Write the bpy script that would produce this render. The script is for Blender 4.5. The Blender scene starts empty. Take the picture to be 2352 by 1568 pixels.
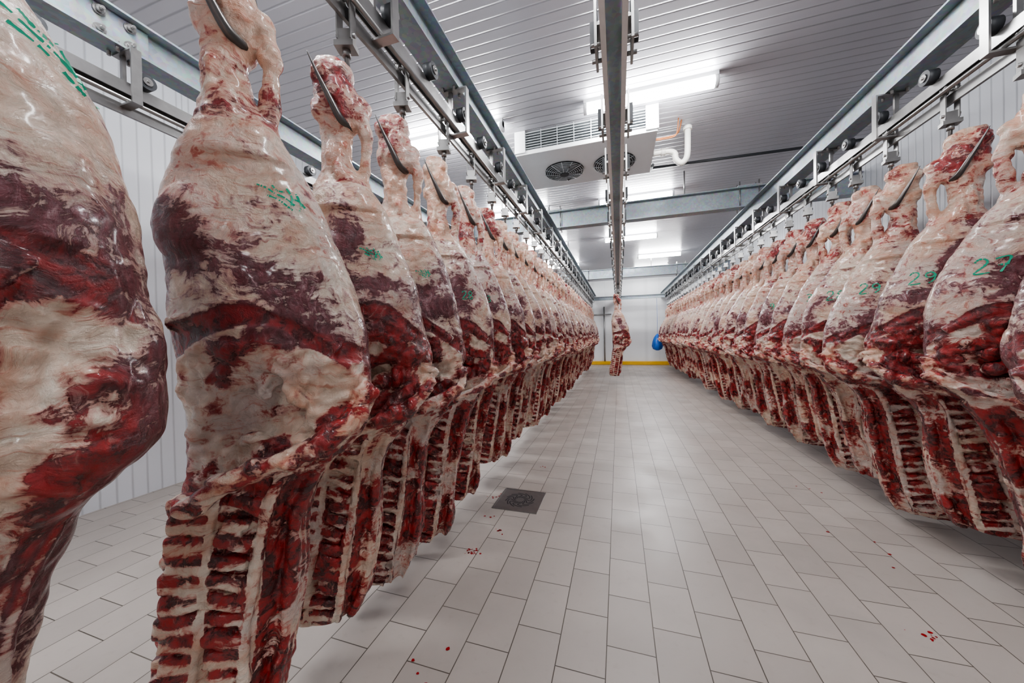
import bpy, bmesh, math, random
import numpy as np
from mathutils import Vector, Matrix, noise
from mathutils.bvhtree import BVHTree
random.seed(4)
H=1.35  # camera height; "Z" values below are relative to it
scene=bpy.context.scene
col=scene.collection
scene.view_settings.look='AgX - Medium High Contrast'

# ------------------------------------------------------------ node helpers
def newmat(name):
    m=bpy.data.materials.new(name); m.use_nodes=True
    nt=m.node_tree; nt.nodes.clear()
    out=nt.nodes.new('ShaderNodeOutputMaterial')
    b=nt.nodes.new('ShaderNodeBsdfPrincipled')
    nt.links.new(b.outputs[0],out.inputs[0])
    return m,nt,b
def N(nt,t,**k):
    n=nt.nodes.new(t)
    for a,v in k.items(): setattr(n,a,v)
    return n
def L(nt,a,b): nt.links.new(a,b)
def setin(nt,inp,v):
    if isinstance(v,bpy.types.NodeSocket): nt.links.new(v,inp)
    else: inp.default_value=v
def math_(nt,op,a,b=0.0,c=0.0,clamp=False):
    n=N(nt,'ShaderNodeMath',operation=op); n.use_clamp=clamp
    setin(nt,n.inputs[0],a); setin(nt,n.inputs[1],b); setin(nt,n.inputs[2],c)
    return n.outputs[0]
def mapr(nt,v,a,b,c=0.0,d=1.0,smooth=True):
    n=N(nt,'ShaderNodeMapRange'); 
    if smooth: n.interpolation_type='SMOOTHSTEP'
    setin(nt,n.inputs[0],v)
    for i,x in enumerate((a,b,c,d)): n.inputs[i+1].default_value=x
    return n.outputs[0]
def mix(nt,f,a,b,bt='MIX'):
    n=N(nt,'ShaderNodeMix',data_type='RGBA',blend_type=bt)
    setin(nt,n.inputs[0],f)
    for i,v in ((6,a),(7,b)):
        if isinstance(v,tuple): v=(*v,1) if len(v)==3 else v
        setin(nt,n.inputs[i],v)
    return n.outputs[2]
def noise_(nt,vec,scale,detail=3,rough=.55,dist=0,out='Fac'):
    n=N(nt,'ShaderNodeTexNoise'); L(nt,vec,n.inputs['Vector'])
    n.inputs['Scale'].default_value=scale; n.inputs['Detail'].default_value=detail
    n.inputs['Roughness'].default_value=rough; n.inputs['Distortion'].default_value=dist
    return n.outputs[out]
def vscale(nt,vec,s):
    n=N(nt,'ShaderNodeVectorMath',operation='MULTIPLY'); L(nt,vec,n.inputs[0]); n.inputs[1].default_value=s
    return n.outputs[0]
def bump(nt,b,h,strength,dist=.01,prev=None):
    n=N(nt,'ShaderNodeBump'); n.inputs['Strength'].default_value=strength; n.inputs['Distance'].default_value=dist
    L(nt,h,n.inputs['Height'])
    if prev: L(nt,prev,n.inputs['Normal'])
    L(nt,n.outputs[0],b.inputs['Normal']); return n.outputs[0]

# ------------------------------------------------------------ materials
def simple(name,c,rough=.5,metal=0.,var=.12,scale=8,emit=None):
    m,nt,b=newmat(name)
    g=N(nt,'ShaderNodeNewGeometry')
    f=noise_(nt,g.outputs['Position'],scale,4)
    L(nt,mix(nt,f,tuple(x*(1-var) for x in c),tuple(min(1,x*(1+var)) for x in c)),b.inputs['Base Color'])
    b.inputs['Roughness'].default_value=rough; b.inputs['Metallic'].default_value=metal
    if emit:
        b.inputs['Emission Color'].default_value=(*emit[0],1); b.inputs['Emission Strength'].default_value=emit[1]
    return m
def galv():
    m,nt,b=newmat('galvanised_steel')
    g=N(nt,'ShaderNodeNewGeometry'); P=g.outputs['Position']
    v=N(nt,'ShaderNodeTexVoronoi'); L(nt,P,v.inputs['Vector']); v.inputs['Scale'].default_value=45
    f=noise_(nt,P,6,5)
    c=mix(nt,f,(.22,.255,.28),(.40,.45,.48))
    c2=mix(nt,.22,c,v.outputs['Color'],'SOFT_LIGHT')
    L(nt,c2,b.inputs['Base Color']); b.inputs['Metallic'].default_value=.45
    L(nt,mapr(nt,f,.2,.8,.35,.6),b.inputs['Roughness'])
    return m
M_galv=galv()
M_steel=simple('stainless_steel',(.30,.295,.29),.32,.8,.2,20)
M_bright=simple('worn_rail_steel',(.72,.70,.69),.4,.2,.12,14)
M_hook=simple('hook_steel',(.13,.12,.115),.32,.85,.25,40)
M_dark=simple('dark_rubber',(.03,.033,.038),.5,0)
M_white=simple('white_paint',(.78,.79,.80),.4,0,.04)
M_grille=simple('grille_grey',(.50,.53,.55),.4,.2)
M_back=simple('grille_recess',(.05,.055,.06),.5,0)
M_fan=simple('fan_black',(.02,.022,.025),.4,0)
M_yellow=simple('yellow_curb_paint',(.80,.45,.02),.5,0,.08)
M_blue=simple('blue_plastic',(.01,.12,.5),.3,0,.4,12)
M_ink=simple('green_ink',(.02,.40,.24),.5,0,.3,30)
M_blood=simple('blood',(.30,.008,.012),.3,0,.2,30)
M_pvc=simple('white_pvc',(.82,.80,.74),.35,0,.06)
M_copper=simple('copper_pipe',(.45,.18,.08),.35,.8)
M_tube=simple('lamp_diffuser',(.9,.9,.9),.4,0,.02,8,((.98,.985,1.0),90))

def panel(name,axis,base,period=.1,seam=1.15,depth=.8,dark=.62):
    m,nt,b=newmat(name)
    g=N(nt,'ShaderNodeNewGeometry'); s=N(nt,'ShaderNodeSeparateXYZ'); L(nt,g.outputs['Position'],s.inputs[0])
    co=s.outputs[axis]
    fr=math_(nt,'FRACT',math_(nt,'DIVIDE',math_(nt,'ADD',co,50.0),period))
    d=math_(nt,'ABSOLUTE',math_(nt,'SUBTRACT',fr,.5))
    gr=mapr(nt,d,.0,.12,0,1)
    fr2=math_(nt,'FRACT',math_(nt,'DIVIDE',math_(nt,'ADD',co,50.03),seam))
    d2=math_(nt,'ABSOLUTE',math_(nt,'SUBTRACT',fr2,.5))
    gr2=mapr(nt,d2,.0,.008,0,1)
    hh=math_(nt,'MULTIPLY',gr,gr2)
    c=mix(nt,hh,tuple(x*dark for x in base),base)
    f=noise_(nt,g.outputs['Position'],1.2,3)
    c=mix(nt,mapr(nt,f,.3,.7,0,.10),c,tuple(x*.8 for x in base))
    L(nt,c,b.inputs['Base Color']); b.inputs['Roughness'].default_value=.33
    bump(nt,b,hh,depth,.006)
    return m
M_ceil=panel('ceiling_ribbed_panel',1,(.50,.495,.53))
M_wallx=panel('wall_ribbed_panel',1,(.70,.72,.76),.1,1.15,.5,.72)
M_wally=panel('end_wall_panel',0,(.84,.85,.86),1.15,2.3,.15,.9)

def floor_mat():
    m,nt,b=newmat('floor_tiles')
    g=N(nt,'ShaderNodeNewGeometry'); s=N(nt,'ShaderNodeSeparateXYZ'); P=g.outputs['Position']; L(nt,P,s.inputs[0])
    c=N(nt,'ShaderNodeCombineXYZ')
    L(nt,math_(nt,'ADD',s.outputs[1],30.05),c.inputs[0]); L(nt,math_(nt,'ADD',s.outputs[0],20.07),c.inputs[1])
    br=N(nt,'ShaderNodeTexBrick'); L(nt,c.outputs[0],br.inputs['Vector'])
    br.offset=.5; br.inputs['Scale'].default_value=1
    br.inputs['Color1'].default_value=(.40,.36,.325,1); br.inputs['Color2'].default_value=(.465,.42,.38,1)
    br.inputs['Mortar'].default_value=(.09,.075,.06,1)
    br.inputs['Mortar Size'].default_value=.0023; br.inputs['Mortar Smooth'].default_value=.15
    br.inputs['Brick Width'].default_value=.305; br.inputs['Row Height'].default_value=.2
    f=noise_(nt,P,1.6,5); f2=noise_(nt,P,22,4)
    col_=mix(nt,mapr(nt,f,.42,.75,0,.3),br.outputs['Color'],(.27,.24,.21))
    col_=mix(nt,mapr(nt,f2,.55,.8,0,.25),col_,(.32,.26,.22))
    L(nt,col_,b.inputs['Base Color'])
    L(nt,mapr(nt,f,.3,.7,.30,.48),b.inputs['Roughness'])
    inv=math_(nt,'SUBTRACT',1.0,br.outputs['Fac'])
    hb=math_(nt,'ADD',inv,math_(nt,'MULTIPLY',f2,.15))
    bump(nt,b,hb,.5,.002)
    return m
M_floor=floor_mat()

def meat_mat():
    m,nt,b=newmat('beef_surface')
    tc=N(nt,'ShaderNodeTexCoord'); oi=N(nt,'ShaderNodeObjectInfo')
    off=N(nt,'ShaderNodeCombineXYZ')
    for i in range(3): L(nt,math_(nt,'MULTIPLY',oi.outputs['Random'],(17.,31.,9.)[i]),off.inputs[i])
    va=N(nt,'ShaderNodeVectorMath',operation='ADD'); L(nt,tc.outputs['Object'],va.inputs[0]); L(nt,off.outputs[0],va.inputs[1])
    P0=va.outputs[0]
    wn=noise_(nt,P0,9,3,.5,0,'Color')
    ws=N(nt,'ShaderNodeVectorMath',operation='SCALE'); 
    wc=N(nt,'ShaderNodeVectorMath',operation='SUBTRACT'); L(nt,wn,wc.inputs[0]); wc.inputs[1].default_value=(.5,.5,.5)
    L(nt,wc.outputs[0],ws.inputs[0]); ws.inputs['Scale'].default_value=.11
    wa=N(nt,'ShaderNodeVectorMath',operation='ADD'); L(nt,P0,wa.inputs[0]); L(nt,ws.outputs[0],wa.inputs[1])
    P=wa.outputs[0]
    at=N(nt,'ShaderNodeAttribute',attribute_name='M'); se=N(nt,'ShaderNodeSeparateColor'); L(nt,at.outputs['Color'],se.inputs[0])
    Lf,G,B=se.outputs[0],se.outputs[1],se.outputs[2]
    nA=noise_(nt,P,8,6,.65)
    nB=noise_(nt,P,27,6,.65)
    nC=noise_(nt,P0,95,3,.6)
    st=noise_(nt,vscale(nt,P,(8,8,50)),1.3,6,.7,.8)
    st2=noise_(nt,vscale(nt,P,(45,45,8)),1.2,6,.65,.8)
    nL=noise_(nt,P,2.6,3)
    def sg(x,k): return math_(nt,'MULTIPLY',math_(nt,'SUBTRACT',x,.5),k)
    v=Lf
    for x,k in ((nA,1.3),(nB,.85),(st,.75),(st2,.35),(nC,.15)): v=math_(nt,'ADD',v,sg(x,k))
    lean=mapr(nt,v,.49,.56)
    film=mapr(nt,v,.32,.51)
    fat=mix(nt,mapr(nt,nA,.38,.62),(.66,.51,.40),(.84,.74,.62))
    fat=mix(nt,mapr(nt,nL,.44,.58,0,.5),fat,(.58,.51,.51))
    pinkf=math_(nt,'ADD',math_(nt,'MULTIPLY',B,.9),sg(nB,2.6),clamp=True)
    fat=mix(nt,math_(nt,'MULTIPLY',pinkf,.8),fat,(.64,.28,.16))
    fat=mix(nt,mapr(nt,st,.53,.66,0,.6),fat,(.52,.17,.10))
    rs=math_(nt,'MULTIPLY',mapr(nt,nB,.55,.64),mapr(nt,nL,.45,.56))
    fat=mix(nt,math_(nt,'MULTIPLY',rs,.75),fat,(.36,.02,.014))
    pur=mix(nt,mapr(nt,st2,.35,.65),(.065,.013,.019),(.165,.042,.055))
    red=mix(nt,mapr(nt,nB,.40,.62),(.065,.003,.004),(.38,.012,.011))
    ln=mix(nt,G,pur,red)
    mem=math_(nt,'MULTIPLY',mapr(nt,st2,.56,.66),mapr(nt,nA,.44,.58,0,.65))
    ln=mix(nt,mem,ln,mix(nt,G,(.46,.31,.33),(.54,.25,.20)))
    fc=mix(nt,G,(.29,.13,.15),(.50,.085,.06))
    c=mix(nt,math_(nt,'MULTIPLY',film,.62),fat,fc)
    c=mix(nt,lean,c,ln)
    L(nt,c,b.inputs['Base Color'])
    L(nt,mapr(nt,nB,.35,.65,.18,.5),b.inputs['Roughness'])
    b.inputs['Specular IOR Level'].default_value=.6
    b.inputs['Coat Weight'].default_value=.4; b.inputs['Coat Roughness'].default_value=.14
    hgt=math_(nt,'SUBTRACT',math_(nt,'MULTIPLY',nB,.9),math_(nt,'MULTIPLY',lean,.28))
    for x,k in ((st,.5),(st2,.4),(nC,.2),(nA,1.2)): hgt=math_(nt,'ADD',hgt,math_(nt,'MULTIPLY',x,k))
    bump(nt,b,hgt,.8,.013)
    return m
M_meat=meat_mat()

# ------------------------------------------------------------ mesh helpers
def box(bm,x0,x1,y0,y1,z0,z1,mi=0):
    vs=[bm.verts.new((x,y,z)) for z in (z0,z1) for y in (y0,y1) for x in (x0,x1)]
    for f in ((0,2,3,1),(4,5,7,6),(0,1,5,4),(2,6,7,3),(0,4,6,2),(1,3,7,5)):
        fc=bm.faces.new([vs[i] for i in f]); fc.material_index=mi
    return vs
def tube(bm,pts,rad,seg=12,mi=0,cap=True):
    pts=[Vector(p) for p in pts]
    if not hasattr(rad,'__len__'): rad=[rad]*len(pts)
    rings=[]; up=None
    for i,p in enumerate(pts):
        t=(pts[min(i+1,len(pts)-1)]-pts[max(i-1,0)]).normalized()
        if up is None:
            up=t.orthogonal().normalized()
        else:
            up=(up-t*up.dot(t)).normalized()
        w=t.cross(up); r=rad[min(i,len(rad)-1)]
        rings.append([bm.verts.new(p+(up*math.cos(2*math.pi*k/seg)+w*math.sin(2*math.pi*k/seg))*r) for k in range(seg)])
    for a,b_ in zip(rings,rings[1:]):
        for k in range(seg):
            f=bm.faces.new((a[k],a[(k+1)%seg],b_[(k+1)%seg],b_[k])); f.material_index=mi; f.smooth=True
    if cap:
        f=bm.faces.new(rings[0][::-1]); f.material_index=mi
        f=bm.faces.new(rings[-1]); f.material_index=mi
def spline(pts,n=6):
    P=[Vector(p) for p in pts]; out=[]
    for i in range(len(P)-1):
        p0=P[max(i-1,0)];p1=P[i];p2=P[i+1];p3=P[min(i+2,len(P)-1)]
        for k in range(n):
            t=k/n
            out.append(.5*((2*p1)+(p2-p0)*t+(2*p0-5*p1+4*p2-p3)*t*t+(3*p1-p0-3*p2+p3)*t**3))
    out.append(P[-1]); return out
def ell(bm,c,s,sub=2,rot=None):
    r=bmesh.ops.create_icosphere(bm,subdivisions=sub,radius=1)
    m=Matrix.Diagonal((*s,1))
    if rot: m=rot.to_4x4()@m
    m=Matrix.Translation(c)@m
    bmesh.ops.transform(bm,matrix=m,verts=r['verts'])
def rbox(bm,c,s,rot):
    vs=box(bm,-s[0],s[0],-s[1],s[1],-s[2],s[2])
    bmesh.ops.transform(bm,matrix=Matrix.Translation(c)@rot.to_4x4(),verts=vs)
def finish(bm,name,mats,parent=None,bev=0):
    bmesh.ops.recalc_face_normals(bm,faces=bm.faces)
    me=bpy.data.meshes.new(name); bm.to_mesh(me); bm.free()
    for m in mats: me.materials.append(m)
    o=bpy.data.objects.new(name,me); col.objects.link(o)
    if parent: o.parent=parent
    if bev:
        md=o.modifiers.new('bevel','BEVEL'); md.width=bev; md.segments=2; md.limit_method='ANGLE'
    return o

# ------------------------------------------------------------ room shell
XL,XR,YB,YF,ZC=-4.1,3.15,-3.5,16.3,H+2.5
def shell(name,x0,x1,y0,y1,z0,z1,m):
    bm=bmesh.new(); box(bm,x0,x1,y0,y1,z0,z1); return finish(bm,name,[m])
shell('floor',XL-.1,XR+.1,YB-.1,YF+.1,-.1,0,M_floor)
shell('ceiling',XL-.1,XR+.1,YB-.1,YF+.1,ZC,ZC+.1,M_ceil)
shell('wall_left',XL-.1,XL,YB,YF,0,ZC,M_wallx)
shell('wall_right',XR,XR+.1,YB,YF,0,ZC,M_wallx)
shell('wall_back',XL,XR,YF,YF+.1,0,ZC,M_wally)
shell('wall_front',XL,XR,YB-.1,YB,0,ZC,M_wally)
for nm,b_ in (('baseboard_back',(XL,XR,YF-.10,YF,0,.16)),):
    bm=bmesh.new(); box(bm,*b_); finish(bm,nm,[M_yellow],bev=.02)

# ------------------------------------------------------------ lights (fluorescent fixtures)
def fixture(x0,x1,y):
    bm=bmesh.new()
    box(bm,x0,x1,y-.035,y+.035,ZC-.04,ZC,0)
    tube(bm,[(x0+.035,y,ZC-.085),(x1-.035,y,ZC-.085)],.05,20,1,False)
    for x in (x0,x1-.035):
        tube(bm,[(x,y,ZC-.085),(x+.035,y,ZC-.085)],.054,20,0)
        box(bm,x,x+.035,y-.03,y+.03,ZC-.085,ZC-.02,0)
    finish(bm,'fluorescent_ceiling_light',[M_white,M_tube])
for y in (-2.0,.9,3.76,6.5,9.09):
    fixture(-.32,.95,y)
for y in (-2.0,.9,3.76,6.5,9.09,11.9): fixture(-2.5,-1.23,y)
fixture(.60,1.85,11.4); fixture(.6,1.85,14.2)

# ------------------------------------------------------------ steel structure
def ibeam(bm,axis,c,a0,a1,zt,zb,w=.12,t=.012):
    def bx(u0,u1,z0,z1):
        if axis=='y': box(bm,c+u0,c+u1,a0,a1,z0,z1)
        else: box(bm,a0,a1,c+u0,c+u1,z0,z1)
    bx(-w/2,w/2,zt-t,zt); bx(-w/2,w/2,zb,zb+t); bx(-t/2,t/2,zb+t,zt-t)
Y0R,Y1R=YB+.1,14.6
def rail_line(name,X,side,zbeam=(1.82,1.62),brs=.75,ph=0.2,extra=None):
    bm=bmesh.new(); zt,zb=H+zbeam[0],H+zbeam[1]
    ibeam(bm,'y',X,Y0R,YF-.01,zt,zb,.14)
    box(bm,X-.025,X+.025,Y0R,Y1R,H+1.435,H+1.465,1)
    box(bm,X-.025,X-.020,Y0R,Y1R,H+1.40,H+1.435,1); box(bm,X+.020,X+.025,Y0R,Y1R,H+1.40,H+1.435,1)
    box(bm,X-.008,X+.008,Y0R,Y1R,H+1.285,H+1.340,1)
    xs=X+side*.045
    tube(bm,[(xs,Y0R,H+1.352),(xs,Y1R,H+1.352)],.012,8,1)
    y=Y0R+ph
    while y<Y1R:
        s=side; w=.022
        def bx(xa,xb,z0,z1,yy0=-w,yy1=w,mi=1): box(bm,min(xa,xb),max(xa,xb),y+yy0,y+yy1,z0,z1,mi)
        bx(X-s*.05,X+s*.12,H+1.608,H+1.618)
        bx(X+s*.110,X+s*.12,H+1.33,H+1.608)
        bx(X,X+s*.12,H+1.320,H+1.33)
        bx(X-.012,X+.012,H+1.465,H+1.608,-.008,.008)
        for yy in (-.04,.04):
            tube(bm,[(X-s*.035,y+yy,H+1.595),(X-s*.035,y+yy,H+1.65)],.009,8,1)
            tube(bm,[(X+s*.045,y+yy,H+1.595),(X+s*.045,y+yy,H+1.65)],.009,8,1)
        for dy in (.07,.42):
            tube(bm,[(X+s*.02,y+dy,H+1.50),(X+s*.07,y+dy,H+1.50)],.042,20,2)
            tube(bm,[(X+s*.07,y+dy,H+1.50),(X+s*.077,y+dy,H+1.50)],.022,16,1)
            tube(bm,[(X-.02,y+dy,H+1.50),(X+s*.085,y+dy,H+1.50)],.008,8,1)
        y+=brs
    if extra: extra(bm)
    return finish(bm,name,[M_galv,M_steel,M_dark])
XLr,XRr=-1.03,1.84
RAILL=rail_line('overhead_meat_rail',XLr,1)
RAILR=rail_line('overhead_meat_rail',XRr,-1,ph=.45)
def splice(bm):
    box(bm,-2.605,-2.595,.7,1.3,H+1.635,H+1.805)
    for yy in (.78,.90,1.10,1.22):
        for zz in (1.67,1.77):
            tube(bm,[(-2.595,yy,H+zz),(-2.585,yy,H+zz)],.026,14,1)
            tube(bm,[(-2.59,yy,H+zz),(-2.57,yy,H+zz)],.019,6,1); tube(bm,[(-2.6,yy,H+zz),(-2.55,yy,H+zz)],.009,8,1)
rail_line('overhead_meat_rail',-2.62,1,ph=.1,extra=splice)
bm=bmesh.new()
ibeam(bm,'y',0,Y0R,YF-.01,H+1.66,H+1.50,.10)
for xa in (-.058,.034): box(bm,xa,xa+.024,Y0R,Y1R,H+1.33,H+1.40,3)
box(bm,-.04,.04,Y0R,Y1R,H+1.41,H+1.43,0)
y=.4
while y<Y1R:
    for s in (-1,1):
        xa,xb=sorted((s*.075,s*.087)); box(bm,xa,xb,y-.085,y+.085,H+1.33,H+1.55,1)
        xa,xb=sorted((s*.087,s*.11)); box(bm,xa,xb,y-.02,y+.02,H+1.38,H+1.50,2)
        for yy in (-.05,.05): tube(bm,[(s*.04,y+yy,H+1.36),(s*.105,y+yy,H+1.36)],.01,8,1)
    box(bm,-.087,.087,y-.075,y+.075,H+1.43,H+1.445,1)
    box(bm,-.03,.03,y-.05,y+.05,H+1.44,H+1.5,1)
    y+=.66
RAILC=finish(bm,'overhead_centre_rail',[M_galv,M_steel,M_dark,M_bright])
for y in (-1.2,5.85,11.5):
    bm=bmesh.new()
    ibeam(bm,'x',y,XL+.01,XR-.01,H+2.12,H+1.83,.16,.014)
    for X in (-2.62,XLr,0,XRr):
        for dx in (-.12,.12):
            for dy in (-.06,.06):
                tube(bm,[(X+dx,y+dy,H+1.78),(X+dx,y+dy,H+2.2)],.009,8,1)
        box(bm,X-.15,X+.15,y-.09,y+.09,H+2.12,H+2.135,0)
        if X==0: box(bm,-.04,.04,y-.04,y+.04,H+1.66,H+1.83)
    for X in (-3.3,-1.9,1.0,2.7):
        tube(bm,[(X,y,H+2.12),(X,y,ZC)],.01,8,1)
    finish(bm,'cross_beam',[M_galv,M_steel])
bm=bmesh.new(); ibeam(bm,'x',14.9,XL+.01,XR-.01,H+1.615,H+1.47,.12)
finish(bm,'transfer_beam',[M_galv])

# ------------------------------------------------------------ evaporator unit
bm=bmesh.new()
x0,x1,y0,y1,zb,zt=-1.15,.42,4.06,5.06,H+2.216,ZC-.002
box(bm,x0,x1,y0+.03,y1-.03,zb+.05,zt,0)
box(bm,x0-.02,x1+.02,y0,y1,zb,zb+.05,0)
for xe in (x0-.03,x1-.10): box(bm,xe,xe+.13,y0-.02,y0+.03,zb+.02,zt,0)
for yy in (y0+.028,y1-.028):
    box(bm,x0+.1,x1-.1,yy-.004,yy+.004,zb+.055,zt-.005,4)
for i in range(7):
    z=zb+.065+i*.031
    box(bm,x0+.1,x1-.1,y0-.005,y0+.016,z,z+.008,1)
for i in range(1,7):
    x=x0+.1+i*(x1-x0-.2)/7; box(bm,x-.004,x+.004,y0-.009,y0-.003,zb+.05,zt-.01,1)
for fx in (-.66,-.02):
    cy=4.62; R=.235
    tube(bm,[(fx,cy,zb-.001),(fx,cy,zb-.02)],R+.02,48,2)
    for r in np.linspace(.05,R+.015,9):
        pts=[(fx+r*math.cos(a),cy+r*math.sin(a),zb-.055+.03*(r/R)**2) for a in np.linspace(0,2*math.pi,41)]
        tube(bm,pts,.003,5,1,False)
    for k in range(12):
        a=k*math.pi/6; tube(bm,[(fx+.04*math.cos(a),cy+.04*math.sin(a),zb-.055),(fx+(R+.03)*math.cos(a),cy+(R+.03)*math.sin(a),zb-.02)],.0035,5,1)
    for k in range(5):
        a=k*2*math.pi/5; pr=[]
        for (r,da,dz) in ((.05,-.25,-.022),(.2,-.42,-.022),(.215,.22,-.045),(.05,.3,-.04)):
            pr.append(bm.verts.new((fx+r*math.cos(a+da),cy+r*math.sin(a+da),zb+dz)))
        f=bm.faces.new(pr); f.material_index=3
    tube(bm,[(fx,cy,zb-.02),(fx,cy,zb-.06)],.055,20,3)
finish(bm,'evaporator_cooling_unit',[M_white,M_grille,M_fan,M_dark,M_back])
bm=bmesh.new()
tube(bm,spline([(.83,4.6,ZC),(.83,4.6,H+2.36),(.82,4.6,H+2.14),(.76,4.6,H+2.07),(.70,4.6,H+2.12),(.68,4.6,H+2.2),(.6,4.6,H+2.235),(.445,4.6,H+2.235)],6),.034,16,0)
tube(bm,[(.83,4.6,ZC-.01),(.83,4.6,ZC-.05)],.05,16,0); tube(bm,[(.58,4.6,H+2.235),(.53,4.6,H+2.235)],.043,16,0)
finish(bm,'condensate_drain_pipe',[M_pvc])
bm=bmesh.new()
tube(bm,spline([(.44,4.45,H+2.33),(.6,4.45,H+2.33),(.7,4.45,H+2.36),(.74,4.45,ZC)],5),.009,8,0)
tube(bm,spline([(.44,4.4,H+2.29),(.62,4.4,H+2.29),(.68,4.4,H+2.33),(.7,4.4,ZC)],5),.007,8,0)
finish(bm,'copper_refrigerant_pipe',[M_copper])
bm=bmesh.new()
tube(bm,[(.47,5.35,H+2.40),(3.14,5.55,H+2.43)],.018,10,0)
tube(bm,spline([(.47,5.35,H+2.40),(.46,5.2,H+2.30),(.47,4.95,H+2.26)],5),.018,10,0)
finish(bm,'insulated_black_pipe',[M_dark])

# ------------------------------------------------------------ floor drain
bm=bmesh.new()
dx,dy=-.80,2.69; s=.17
box(bm,dx-s,dx+s,dy-s,dy+s,-.002,.004,0)
for (a,b_,c_,d_) in ((-s-.012,s+.012,-s-.012,-s),(-s-.012,s+.012,s,s+.012),(-s-.012,-s,-s,s),(s,s+.012,-s,s)):
    box(bm,dx+a,dx+b_,dy+c_,dy+d_,-.002,.006,0)
for k in range(12):
    a0=k*math.pi/6
    pts=[(dx+r*math.cos(a0+.5*math.sin(r*60)),dy+r*math.sin(a0+.5*math.sin(r*60)),.0045) for r in np.linspace(.035,.12,9)]
    for p,q in zip(pts,pts[1:]):
        d=(Vector(q)-Vector(p)).normalized(); n=Vector((-d.y,d.x,0))*.005
        f=bm.faces.new([bm.verts.new(v) for v in (Vector(p)-n,Vector(q)-n,Vector(q)+n,Vector(p)+n)]); f.material_index=1
finish(bm,'floor_drain',[M_steel,M_dark])
bm=bmesh.new()
rr=random.Random(8)
spots=[(-1.02,2.70,9,.05),(-.90,1.96,20,.05),(-.98,2.4,4,.08),(-.80,2.22,6,.05),(-.80,3.4,3,.06),(1.28,1.95,8,.05),(1.5,3.6,4,.2),(1.4,2.6,4,.2),(-.75,1.2,6,.12)]
for (x,y,n,sp) in spots:
    for i in range(n):
        r=rr.uniform(.002,.010); cx=x+rr.gauss(0,sp*.5); cy=y+rr.gauss(0,sp*.5)
        vs=[bm.verts.new((cx+r*rr.uniform(.7,1.25)*math.cos(t),cy+r*rr.uniform(.7,1.25)*math.sin(t),.0012)) for t in np.linspace(0,2*math.pi,11)[:-1]]
        bm.faces.new(vs)
finish(bm,'blood_drips',[M_blood])

# ------------------------------------------------------------ beef hindquarter meshes
PR=np.array([ # z, cx, a, b
(1.125,-.06,.035,.03),(1.10,-.06,.055,.045),(1.04,-.055,.070,.055),(.98,-.04,.080,.055),(.92,-.03,.088,.058),(.87,-.03,.082,.055),
(.82,-.05,.058,.050),(.72,-.045,.055,.055),(.66,-.035,.075,.066),(.60,-.02,.110,.088),(.52,-.01,.150,.115),(.41,.0,.188,.140),(.30,.02,.210,.154),
(.20,.035,.225,.162),(.08,.050,.236,.165),(-.05,.058,.238,.160),(-.18,.060,.235,.150),(-.26,.05,.218,.138),(-.32,.015,.185,.120),
(-.38,-.02,.158,.108),(-.50,-.05,.145,.1),(-.65,-.070,.145,.095),(-.8,-.09,.146,.092),(-.95,-.115,.148,.09),(-1.07,-.135,.145,.085),(-1.13,-.14,.13,.07),(-1.155,-.14,.10,.05)])
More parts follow.
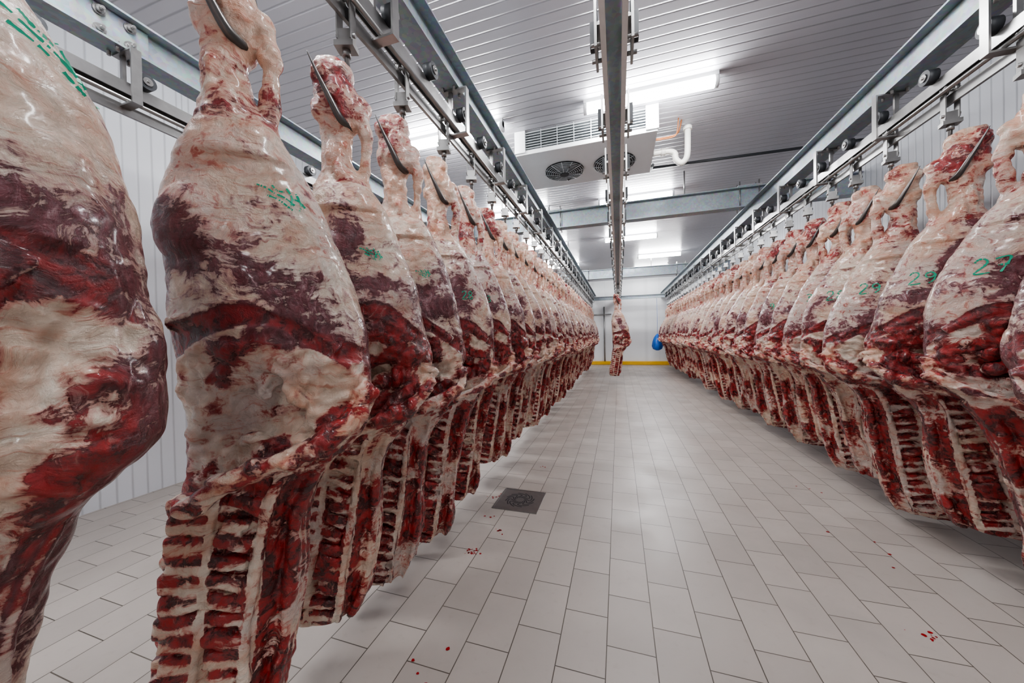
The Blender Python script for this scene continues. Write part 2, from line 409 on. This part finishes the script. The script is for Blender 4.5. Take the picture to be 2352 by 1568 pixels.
# per carcass: patch z, patch u, patch width, red band, general leanness
PRM={1:(.10,.5,.30,.0,-.12),2:(.30,-.60,.42,.0,-.17),3:(.40,.0,.25,.45,-.12),4:(.20,.1,.55,.35,-.03)}
def carcass_data(seed):
    rnd=random.Random(seed)
    pr=PR.copy(); pr=pr[::-1]
    k1=rnd.uniform(.93,1.05); k2=rnd.uniform(.92,1.08); sh=rnd.uniform(-.04,.04); bl=rnd.uniform(-.04,.05); tilt=rnd.uniform(-.02,.03)
    pz=rnd.uniform(.24,.36); pu=rnd.uniform(-.6,.2); pw=rnd.uniform(.30,.5); band=rnd.uniform(.0,.4); gen=rnd.uniform(-.14,-.02)
    if seed in PRM: pz,pu,pw,band,gen=PRM[seed]
    if seed==3: bl=.06
    hero=seed==1
    z=pr[:,0].copy()
    z=np.where(z<.6,z+sh*np.clip((.6-z)/.4,0,1)+bl*np.clip((-.4-z)/.5,0,1),z)
    if hero: # fuller rump, taper starts lower
        pr[:,2]*=1+.22*np.exp(-((pr[:,0]+.38)/.16)**2); pr[:,3]*=1+.22*np.exp(-((pr[:,0]+.38)/.16)**2)
    zs=np.arange(z[0],z[-1],.012)
    cx=np.interp(zs,z,pr[:,1]); a=np.interp(zs,z,pr[:,2]); b=np.interp(zs,z,pr[:,3])
    ker=np.array([1,2,3,2,1.])/9
    def sm(v): 
        p=np.pad(v,2,mode='edge'); return np.convolve(p,ker,'valid')
    cx,a,b=sm(sm(cx)),sm(sm(a)),sm(sm(b))
    ham=np.exp(-((zs-.1)/.35)**2); a=a*(1+(k1-1)*ham); b=b*(1+(k2-1)*ham); cx=cx+tilt*np.clip((.5-zs),0,1)
    bm=bmesh.new(); seg=60; rings=[]
    for Z,C,A,B_ in zip(zs,cx,a,b):
        ring=[]
        for k in range(seg):
            t=2*math.pi*k/seg; ct,st=math.cos(t),math.sin(t)
            lw=min(1,max(0,(-.32-Z)/.1))
            ex=.9-.35*lw
            x=A*math.copysign(abs(ct)**ex,ct); y=B_*math.copysign(abs(st)**ex,st)
            if st<0:
                u=ct
                y+= .10*math.exp(-((u-.05)/.45)**2-((Z-sh+.15)/.085)**2)*(-st)
                y+= .06*math.exp(-((u+.45)/.25)**2-((Z-sh+.22)/.07)**2)*(-st)
                y+= lw*.055*math.exp(-((u-.62)/.26)**2)*(-st)
                y-= .018*math.exp(-((u+.0)/.7)**2-((Z-sh-.12)/.08)**2)*(-st)
            if st<0 and Z<.5: y*=.88
            ring.append(bm.verts.new((C+x,y,Z)))
        rings.append(ring)
    for r0,r1 in zip(rings,rings[1:]):
        for k in range(seg): bm.faces.new((r0[k],r0[(k+1)%seg],r1[(k+1)%seg],r1[k]))
    bm.faces.new(rings[0][::-1]); bm.faces.new(rings[-1])
    fx=lambda Z:float(np.interp(Z,zs,cx)); fa=lambda Z:float(np.interp(Z,zs,a)); fb=lambda Z:float(np.interp(Z,zs,b))
    tube(bm,spline([(.01,0,.95),(.055,.0,.88),(.066,0,.80),(.060,0,.72),(.05,0,.62),(.05,0,.5)],4),[.04]*4+[.030]*4+[.022]*4+[.023]*4+[.034]*5,12)
    ell(bm,(-.085,-.02,1.04),(.045,.05,.05)); ell(bm,(-.01,-.01,1.06),(.04,.045,.05)); ell(bm,(.025,.01,.94),(.06,.045,.05)); ell(bm,(-.095,-.01,.91),(.035,.04,.055)); ell(bm,(-.04,-.045,.97),(.03,.03,.06))
    ell(bm,(-.06,-.04,.70),(.022,.03,.12)); ell(bm,(-.02,-.05,.62),(.035,.04,.10)); ell(bm,(.03,-.06,.52),(.05,.045,.09)); ell(bm,(-.08,-.06,.50),(.05,.045,.09))
    ell(bm,(fx(.3)-.08,-.07,.30),(.12,.08,.14),3); ell(bm,(fx(.2)+.11,-.03,.16),(.115,.11,.16),3)
    ell(bm,(fx(0)+.09,.03,-.07),(.155,.115,.17),3); ell(bm,(fx(.0)-.12,-.03,-.02),(.10,.11,.15),3)
    pts=[(fx(.1)+fa(.1)*u,-fb(.1)*.8*math.sqrt(max(0,1-u*u*.8)),.11+sh-.12*max(0,u)**2-.04*u*u) for u in np.linspace(-.8,.8,9)]
    tube(bm,spline(pts,3),.028,10)
    # pelvis ledge
    if hero: p=[(fx(-.18)+.12,-.10,-.16),(fx(-.22)+.10,-.12,-.22),(fx(-.28)+.06,-.13,-.28),(fx(-.33)+.02,-.135,-.33),(fx(-.38)-.05,-.13,-.37),(fx(-.42)-.10,-.12,-.42)]
    else: p=[(fx(-.16)+.225,-.03,-.14),(fx(-.22)+.22,-.08,-.21),(fx(-.26)+.165,-.13,-.26),(fx(-.33)+.075,-.155,-.31),(fx(-.38)-.03,-.155,-.355),(fx(-.42)-.10,-.13,-.42)]
    sp=spline(p,4)
    tube(bm,sp,[.027]*len(sp),10)
    for q in sp[::2]: ell(bm,q+Vector((rnd.uniform(-.01,.01),-.006,rnd.uniform(-.012,.012))),(rnd.uniform(.022,.038),.030,rnd.uniform(.015,.028)))
    for kk in range(11):
        uu=rnd.uniform(-.75,.6); zz=rnd.uniform(-.24,.03)+sh
        ell(bm,(fx(zz)+fa(zz)*uu,-fb(zz)*.60*math.sqrt(1-uu*uu*.6),zz),(rnd.uniform(.015,.04),rnd.uniform(.02,.04),rnd.uniform(.02,.07)),2,Matrix.Rotation(rnd.uniform(-1,1),3,'Y'))
    zbot=zs[0]
    Z=-.42; i=0
    while Z>zbot+.03:
        C,A,B_=fx(Z),fa(Z),fb(Z)
        j=lambda s_:rnd.uniform(-s_,s_)
        rbox(bm,(C-.66*A+j(.004),-B_*.88+j(.003),Z+j(.003)),(.040+j(.004),.024,.0222),Matrix.Rotation(.12+j(.08),3,'Y'))
        rbox(bm,(C-.90*A+j(.006),-B_*.52,Z-.010+j(.004)),(.020+j(.006),.030,.0215),Matrix.Rotation(-.25+j(.15),3,'Y'))
        rbox(bm,(C+.02*A+j(.012),-B_*.88+j(.005),Z-.015+j(.006)),(.042+j(.01),.018,.018+j(.004)),Matrix.Rotation(.38+j(.2),3,'Y'))
        Z-=.051+rnd.uniform(-.003,.003); i+=1
    rz=np.linspace(-.38,zbot+.02,12)
    tube(bm,spline([(fx(v)-.34*fa(v)+.006*math.sin(v*19+seed),-fb(v)*.97,v) for v in rz],3),.010,8)
    tube(bm,spline([(fx(v)+.40*fa(v)+.008*math.sin(v*13+seed),-fb(v)*.95,v) for v in rz],3),.012,8)
    rz=np.linspace(-.34,zbot+.10*(seed%3),9)
    for oo in (0,.022,.044):
        tube(bm,spline([(fx(v)+.92*fa(v)+.012*math.sin(v*9+seed)+oo*.3,-fb(v)*.35+oo+.01*math.sin(v*14),v) for v in rz],3),.015,8)
    bmesh.ops.recalc_face_normals(bm,faces=bm.faces)
    me=bpy.data.meshes.new('tmp'); bm.to_mesh(me); bm.free()
    o=bpy.data.objects.new('tmp',me); col.objects.link(o)
    md=o.modifiers.new('r','REMESH'); md.mode='VOXEL'; md.voxel_size=.0050; md.use_smooth_shade=True
    ms=o.modifiers.new('s','SMOOTH'); ms.iterations=4; ms.factor=.5
    dg=bpy.context.evaluated_depsgraph_get(); dg.update()
    m2=bpy.data.meshes.new_from_object(o.evaluated_get(dg))
    bpy.data.objects.remove(o)
    n=len(m2.vertices)
    co=np.empty(n*3,'f'); m2.vertices.foreach_get('co',co); co=co.reshape(-1,3)
    no=np.empty(n*3,'f'); m2.vertices.foreach_get('normal',no); no=no.reshape(-1,3)
    so=Vector((seed*7.3,seed*3.1,seed*1.7))
    M=np.ones((n,4),'f'); disp=np.zeros(n,'f')
    CX=np.interp(co[:,2],zs,cx); AA=np.interp(co[:,2],zs,a)
    lz=np.array([q.z for q in sp])[::-1]; lx=np.array([q.x for q in sp])[::-1]
    def ss(x,e0,e1):
        t=min(1,max(0,(x-e0)/(e1-e0))); return t*t*(3-2*t)
    for i in range(n):
        x,y,Z=map(float,co[i]); u=(x-float(CX[i]))/max(.02,float(AA[i])); ny=float(no[i][1])
        p=Vector((x,y,Z))+so
        n1=noise.noise(p*4.5); n2=noise.noise(p*13); n3=noise.noise(p*36)
        nz=noise.noise(Vector((x*5,y*5,Z*2.5))+so*1.3)
        front=ss(-ny-.15+(-.15 if u<-.9 else 0)+.25*n1,-.15,.35) if y<.02 else 0.
        Zs=Z-sh; cr=0
        if Z>.60:
            lean=.34+.3*n1; G=.7; Bp=.62+.4*n2; am=.008
        else:
            up=ss(Z,-.10,.30)
            lean=.62+gen*.5-(.23-gen*.5)*up+.7*nz*(1-.35*up); G=.12; Bp=.25+.5*n1; am=.004
            e=math.exp(-((u-pu)/pw)**2-((Zs-pz+.05*n1)/.085)**2); lean+=.6*e*(1 if y<.05 else .4)
            e=math.exp(-((u-.15)/.6)**2-((Zs-.21-.05*n1)/.04)**2); lean+=band*e*front
            e=math.exp(-((u-.5)/.3)**2-((Zs-.02)/.10)**2); lean-=.22*e
        if front>0 and Zs<.22:
            zc=.095-.13*max(0,u-.1)**1.5-.05*min(0,u)**2+.045*n1
            wd=.9+1.4*abs(n1)+.5*noise.noise(Vector((u*2.5,seed*3.3,0)))
            cr=1-ss(abs(Zs-zc),.018*wd,.033*wd)
            cavity=ss(.055-Zs+.06*n1,0,.04)
            lf=.45+.95*n1+.7*n2; gf=.80+.5*n1; bf=.22+.5*n2; af=.017
            le=float(np.interp(Z,lz,lx)); dl=0
            if -.47<Z<-.1:
                dl=math.exp(-((x-le)/.04)**2)
                lf=lf*(1-dl)+dl*(.47+.5*n2); bf+=.7*dl
            if Zs<-.32:
                s=ss(-.32-Zs,0,.08)
                gro=.5+.5*math.cos(2*math.pi*(Z+.42+.2*(x-float(CX[i])))/.051)
                if u<-.40: l2=.30+.50*gro+.40*n2
                elif u<-.28: l2=.10+.35*n2
                elif u<.34: l2=.36+.42*gro+.5*n2+.25*n1
                elif u<.5: l2=.16+.4*n2
                else: l2=.50+.6*n1+.3*n2
                lf=lf*(1-s)+l2*s; bf=bf*(1-s)+s*(.25+.5*n2); gf=gf*(1-s)+s*(1.0+.3*n1); af=.008
            k=cavity*front; lean=lean*(1-k)+lf*k; G=G*(1-k)+gf*k; Bp=Bp*(1-k)+bf*k
            am=am*(1-k)+af*k
            cr*=front
            lean=lean*(1-cr)+(1.0+.3*n2)*cr; G=G*(1-cr)+.75*cr; am=am*(1-cr)+.004*cr
        M[i,0]=min(1,max(0,lean)); M[i,1]=min(1,max(0,G)); M[i,2]=min(1,max(0,Bp))
        disp[i]=am*(n2*1.1+.7*n3)+.014*n1*(1 if Z<.6 else .5)-.006*cr
    co2=co+no*disp[:,None]
    m2.vertices.foreach_set('co',co2.ravel()); m2.update()
    at=m2.attributes.new('M','FLOAT_COLOR','POINT'); at.data.foreach_set('color',M.ravel())
    m2.materials.clear(); m2.materials.append(M_meat)
    for pl in m2.polygons: pl.use_smooth=True
    m2.name='beef_hindquarter_mesh'
    bvh=BVHTree.FromPolygons([tuple(v) for v in co2],[tuple(pl.vertices) for pl in m2.polygons])
    print('carcass verts',n)
    return m2,bvh
VAR=[carcass_data(s) for s in (1,2,3,4,5,6)]

DIG={'2':[[(0,.8),(.15,1),(.4,1),(.5,.8),(.4,.55),(.0,.0),(.6,.02)]],
 '7':[[(0,.95),(.55,1),(.2,0)],[(.1,.5),(.5,.52)]],
 '9':[[(.5,.75),(.3,.95),(.05,.8),(.1,.55),(.35,.5),(.5,.75),(.45,.3),(.2,0)]],
 '8':[[(.3,.5),(.05,.75),(.3,1),(.5,.75),(.3,.5),(.0,.2),(.3,0),(.55,.2),(.3,.5)]],
 '3':[[(0,.9),(.3,1),(.5,.8),(.2,.55),(.5,.3),(.3,0),(0,.1)]],
 '~':[[(-.9,.9),(-.5,.85),(-.2,.7),(.2,.62),(.6,.4)],[(-.5,.5),(-.1,.42),(.3,.2),(.5,.1)],[(.3,1.2),(.5,.8),(.45,.3)],[(.7,1.1),(.9,.6),(.8,.2)],[(-.3,1.1),(-.1,.9),(.2,.95)],[(.5,.7),(.8,.75),(1.1,.5)]]}
def ink(parent,vi,text,x0,z0,size,mirror,ang=0.,w=.0035,tilt=0.):
    bvh=VAR[vi][1]; bm=bmesh.new(); rk=random.Random(vi*7+int(size*1000))
    d=Vector((-math.sin(ang),math.cos(ang),0)); right=Vector((math.cos(ang),math.sin(ang),0))
    offx=0
    for ch in text:
        for st in DIG[ch]:
            pp=spline([(a_,b_,0) for a_,b_ in st],9)
            prev=None; pts=[]
            for q in pp:
                uu=(offx+q.x)*size
                if mirror: uu=-uu
                o=Vector((0,0,z0+q.y*size+uu*tilt))+right*(x0+uu)-d*.8
                h=bvh.ray_cast(o,d)
                if h[0] is not None: pts.append(h[0]-d*.003)
            for i,q in enumerate(pts):
                t=(pts[min(i+1,len(pts)-1)]-pts[max(i-1,0)])
                if t.length<1e-6: continue
                nn=t.normalized().cross(d).normalized()*w*rk.uniform(.55,1.3)
                cur=(bm.verts.new(q-nn),bm.verts.new(q+nn))
                if prev and rk.random()>(.22 if ch=='~' else .05): bm.faces.new((prev[0],cur[0],cur[1],prev[1]))
                prev=cur
        offx+=.8
    o=finish(bm,'ink_mark',[M_ink]); o.parent=parent
    return o

def hook_mesh():
    bm=bmesh.new()
    tube(bm,[(-.022,0,1.368),(-.009,0,1.368)],.026,18,1); tube(bm,[(.009,0,1.368),(.022,0,1.368)],.026,18,1)
    for s in (-1,1):
        xa,xb=sorted((s*.024,s*.029)); box(bm,xa,xb,-.026,.026,1.20,1.385,1)
    box(bm,-.028,.028,-.02,.02,1.19,1.24,1)
    tube(bm,[(-.04,0,1.37),(.04,0,1.37)],.009,8,1); tube(bm,[(-.038,0,1.225),(.038,0,1.225)],.010,8,1)
    box(bm,-.038,.038,-.028,.028,1.168,1.19,1)
    tube(bm,[(0,0,1.168),(0,0,1.14)],.016,12,1)
    P=spline([(0,0,1.16),(0,.01,1.10),(.005,.035,1.02),(.012,.05,.93),(.016,.035,.87),(.012,-.015,.845),(-.005,-.06,.86),(-.035,-.085,.93),(-.065,-.100,1.00),(-.095,-.115,1.075)],6)
    n=len(P); R=[.010 if i<n*.5 else .0165*max(.06,1-((i-n*.5)/(n*.5))**1.8)*min(1,.6+(i-n*.5)/8) for i in range(n)]
    tube(bm,P,R,12,0)
    bmesh.ops.recalc_face_normals(bm,faces=bm.faces)
    me=bpy.data.meshes.new('hook_trolley'); bm.to_mesh(me); bm.free()
    me.materials.append(M_hook); me.materials.append(M_steel)
    return me
HM=hook_mesh()
def hang(X,Y,side,rz,vi,scale=1.,dz=0,sx=1.,rail=None):
    o=bpy.data.objects.new('beef_hindquarter',VAR[vi][0]); col.objects.link(o)
    o.location=(X,Y,H+dz)
    o.rotation_euler=(0,0,rz*side); o.scale=(side*scale*sx,scale,scale)
    h=bpy.data.objects.new('meat_hook_trolley',HM); col.objects.link(h)
    h.location=(X,Y,H); h.rotation_euler=(0,0,rz*side*.6); h.scale=(side,1,1); h.parent=rail
    return o
rd=random.Random(21)
ly=[-.28,.215,.735,1.136,1.51,1.94,2.36,2.79,3.15]
while ly[-1]<14.2: ly.append(ly[-1]+rd.uniform(.37,.43))
lv={1:0,2:1,3:2,4:3}
LO={}
for i,y in enumerate(ly):
    vi=lv.get(i,rd.randrange(1,6))
    sc=rd.uniform(.96,1.03); dz=(1-sc)*.86
    if i==1: sc=1.0; dz=.07
    if i in(2,3): sc=1.; dz=0
    ang=math.radians(30 if i<=1 else 34 if i==2 else 30)+rd.uniform(-.12,.12)*(i>3)
    LO[i]=(hang(XLr,y,1,ang,vi,sc,dz,1.,RAILL),vi)
ry=[1.45,1.85,2.25,2.65,3.1,3.47,3.79,4.2,4.6,5.0]
while ry[-1]<14.2: ry.append(ry[-1]+rd.uniform(.37,.43))
RO={}
for i,y in enumerate(ry):
    vi=rd.randrange(1,6) if i>5 else (4,3,5,2,1,4)[i]
    sc=rd.uniform(.98,1.04); dz=(1-sc)*.86
    RO[i]=(hang(XRr,y,-1,math.radians(22)+rd.uniform(-.1,.1),vi,sc,dz,1.12,RAILR),vi)
hang(0,9.7,1,math.radians(10),2,rail=RAILC)
for i,(t,x0,z0,s,a_,ti) in {1:('~',.10,.36,.08,1.0,-.3),2:('~',.06,.36,.055,.4,-.2),3:('~',.05,.30,.04,.3,-.2),4:('~',.05,.3,.035,.3,0),5:('28',.05,.25,.045,.3,0),6:('3',.04,.25,.045,.2,0),8:('8',.04,.25,.045,.2,0)}.items():
    ink(LO[i][0],LO[i][1],t,x0,z0,s,False,a_,.0026,ti)
for i,t in {2:'27',3:'29',4:'29',5:'28',6:'3',8:'9'}.items():
    ink(RO[i][0],RO[i][1],t,.11,.27,.065,True,.35,.0034,0)

# blue bag hanging by the end wall
bm=bmesh.new()
rs=[(.0,.02),(.05,.06),(.15,.12),(.3,.17),(.5,.2),(.62,.16),(.68,.05)]
prev=None
for d_,r in rs:
    ring=[bm.verts.new((1.50+r*math.cos(t)*(1+.12*math.sin(5*t)),15.0+r*.8*math.sin(t)*(1+.1*math.sin(7*t+d_*9)),H+.02-d_)) for t in np.linspace(0,2*math.pi,33)[:-1]]
    if prev:
        for k in range(32): bm.faces.new((prev[k],prev[(k+1)%32],ring[(k+1)%32],ring[k])).smooth=True
    prev=ring
bm.faces.new(prev)
tube(bm,[(1.50,15.0,H),(1.50,15.0,H+1.47)],.006,6)
finish(bm,'blue_plastic_bag',[M_blue])
bm=bmesh.new()
tube(bm,[(-.62,16.2,0.16),(-.62,16.2,H+1.3)],.03,12,0)
tube(bm,[(-1.4,16.2,H+.95),(-.3,16.2,H+.95)],.03,12,0)
finish(bm,'wall_pipe',[M_steel])

# ------------------------------------------------------------ world + camera
w=bpy.data.worlds.new('world'); scene.world=w; w.use_nodes=True
w.node_tree.nodes['Background'].inputs[0].default_value=(.6,.65,.7,1); w.node_tree.nodes['Background'].inputs[1].default_value=.3
cam=bpy.data.cameras.new('camera'); cam.lens=12.0; cam.sensor_width=36; cam.clip_start=.02
co_=bpy.data.objects.new('camera',cam); col.objects.link(co_)
dy_=Vector((0.3125,0.0191,-1)).normalized(); dxx=Vector((3.205,.051,1)).normalized()
dxx=(dxx-dy_*dxx.dot(dy_)).normalized(); dz_=dxx.cross(dy_)
R=Matrix((dxx,dy_,dz_)).to_4x4()
co_.matrix_world=Matrix.Translation((0,0,H))@R
scene.camera=co_
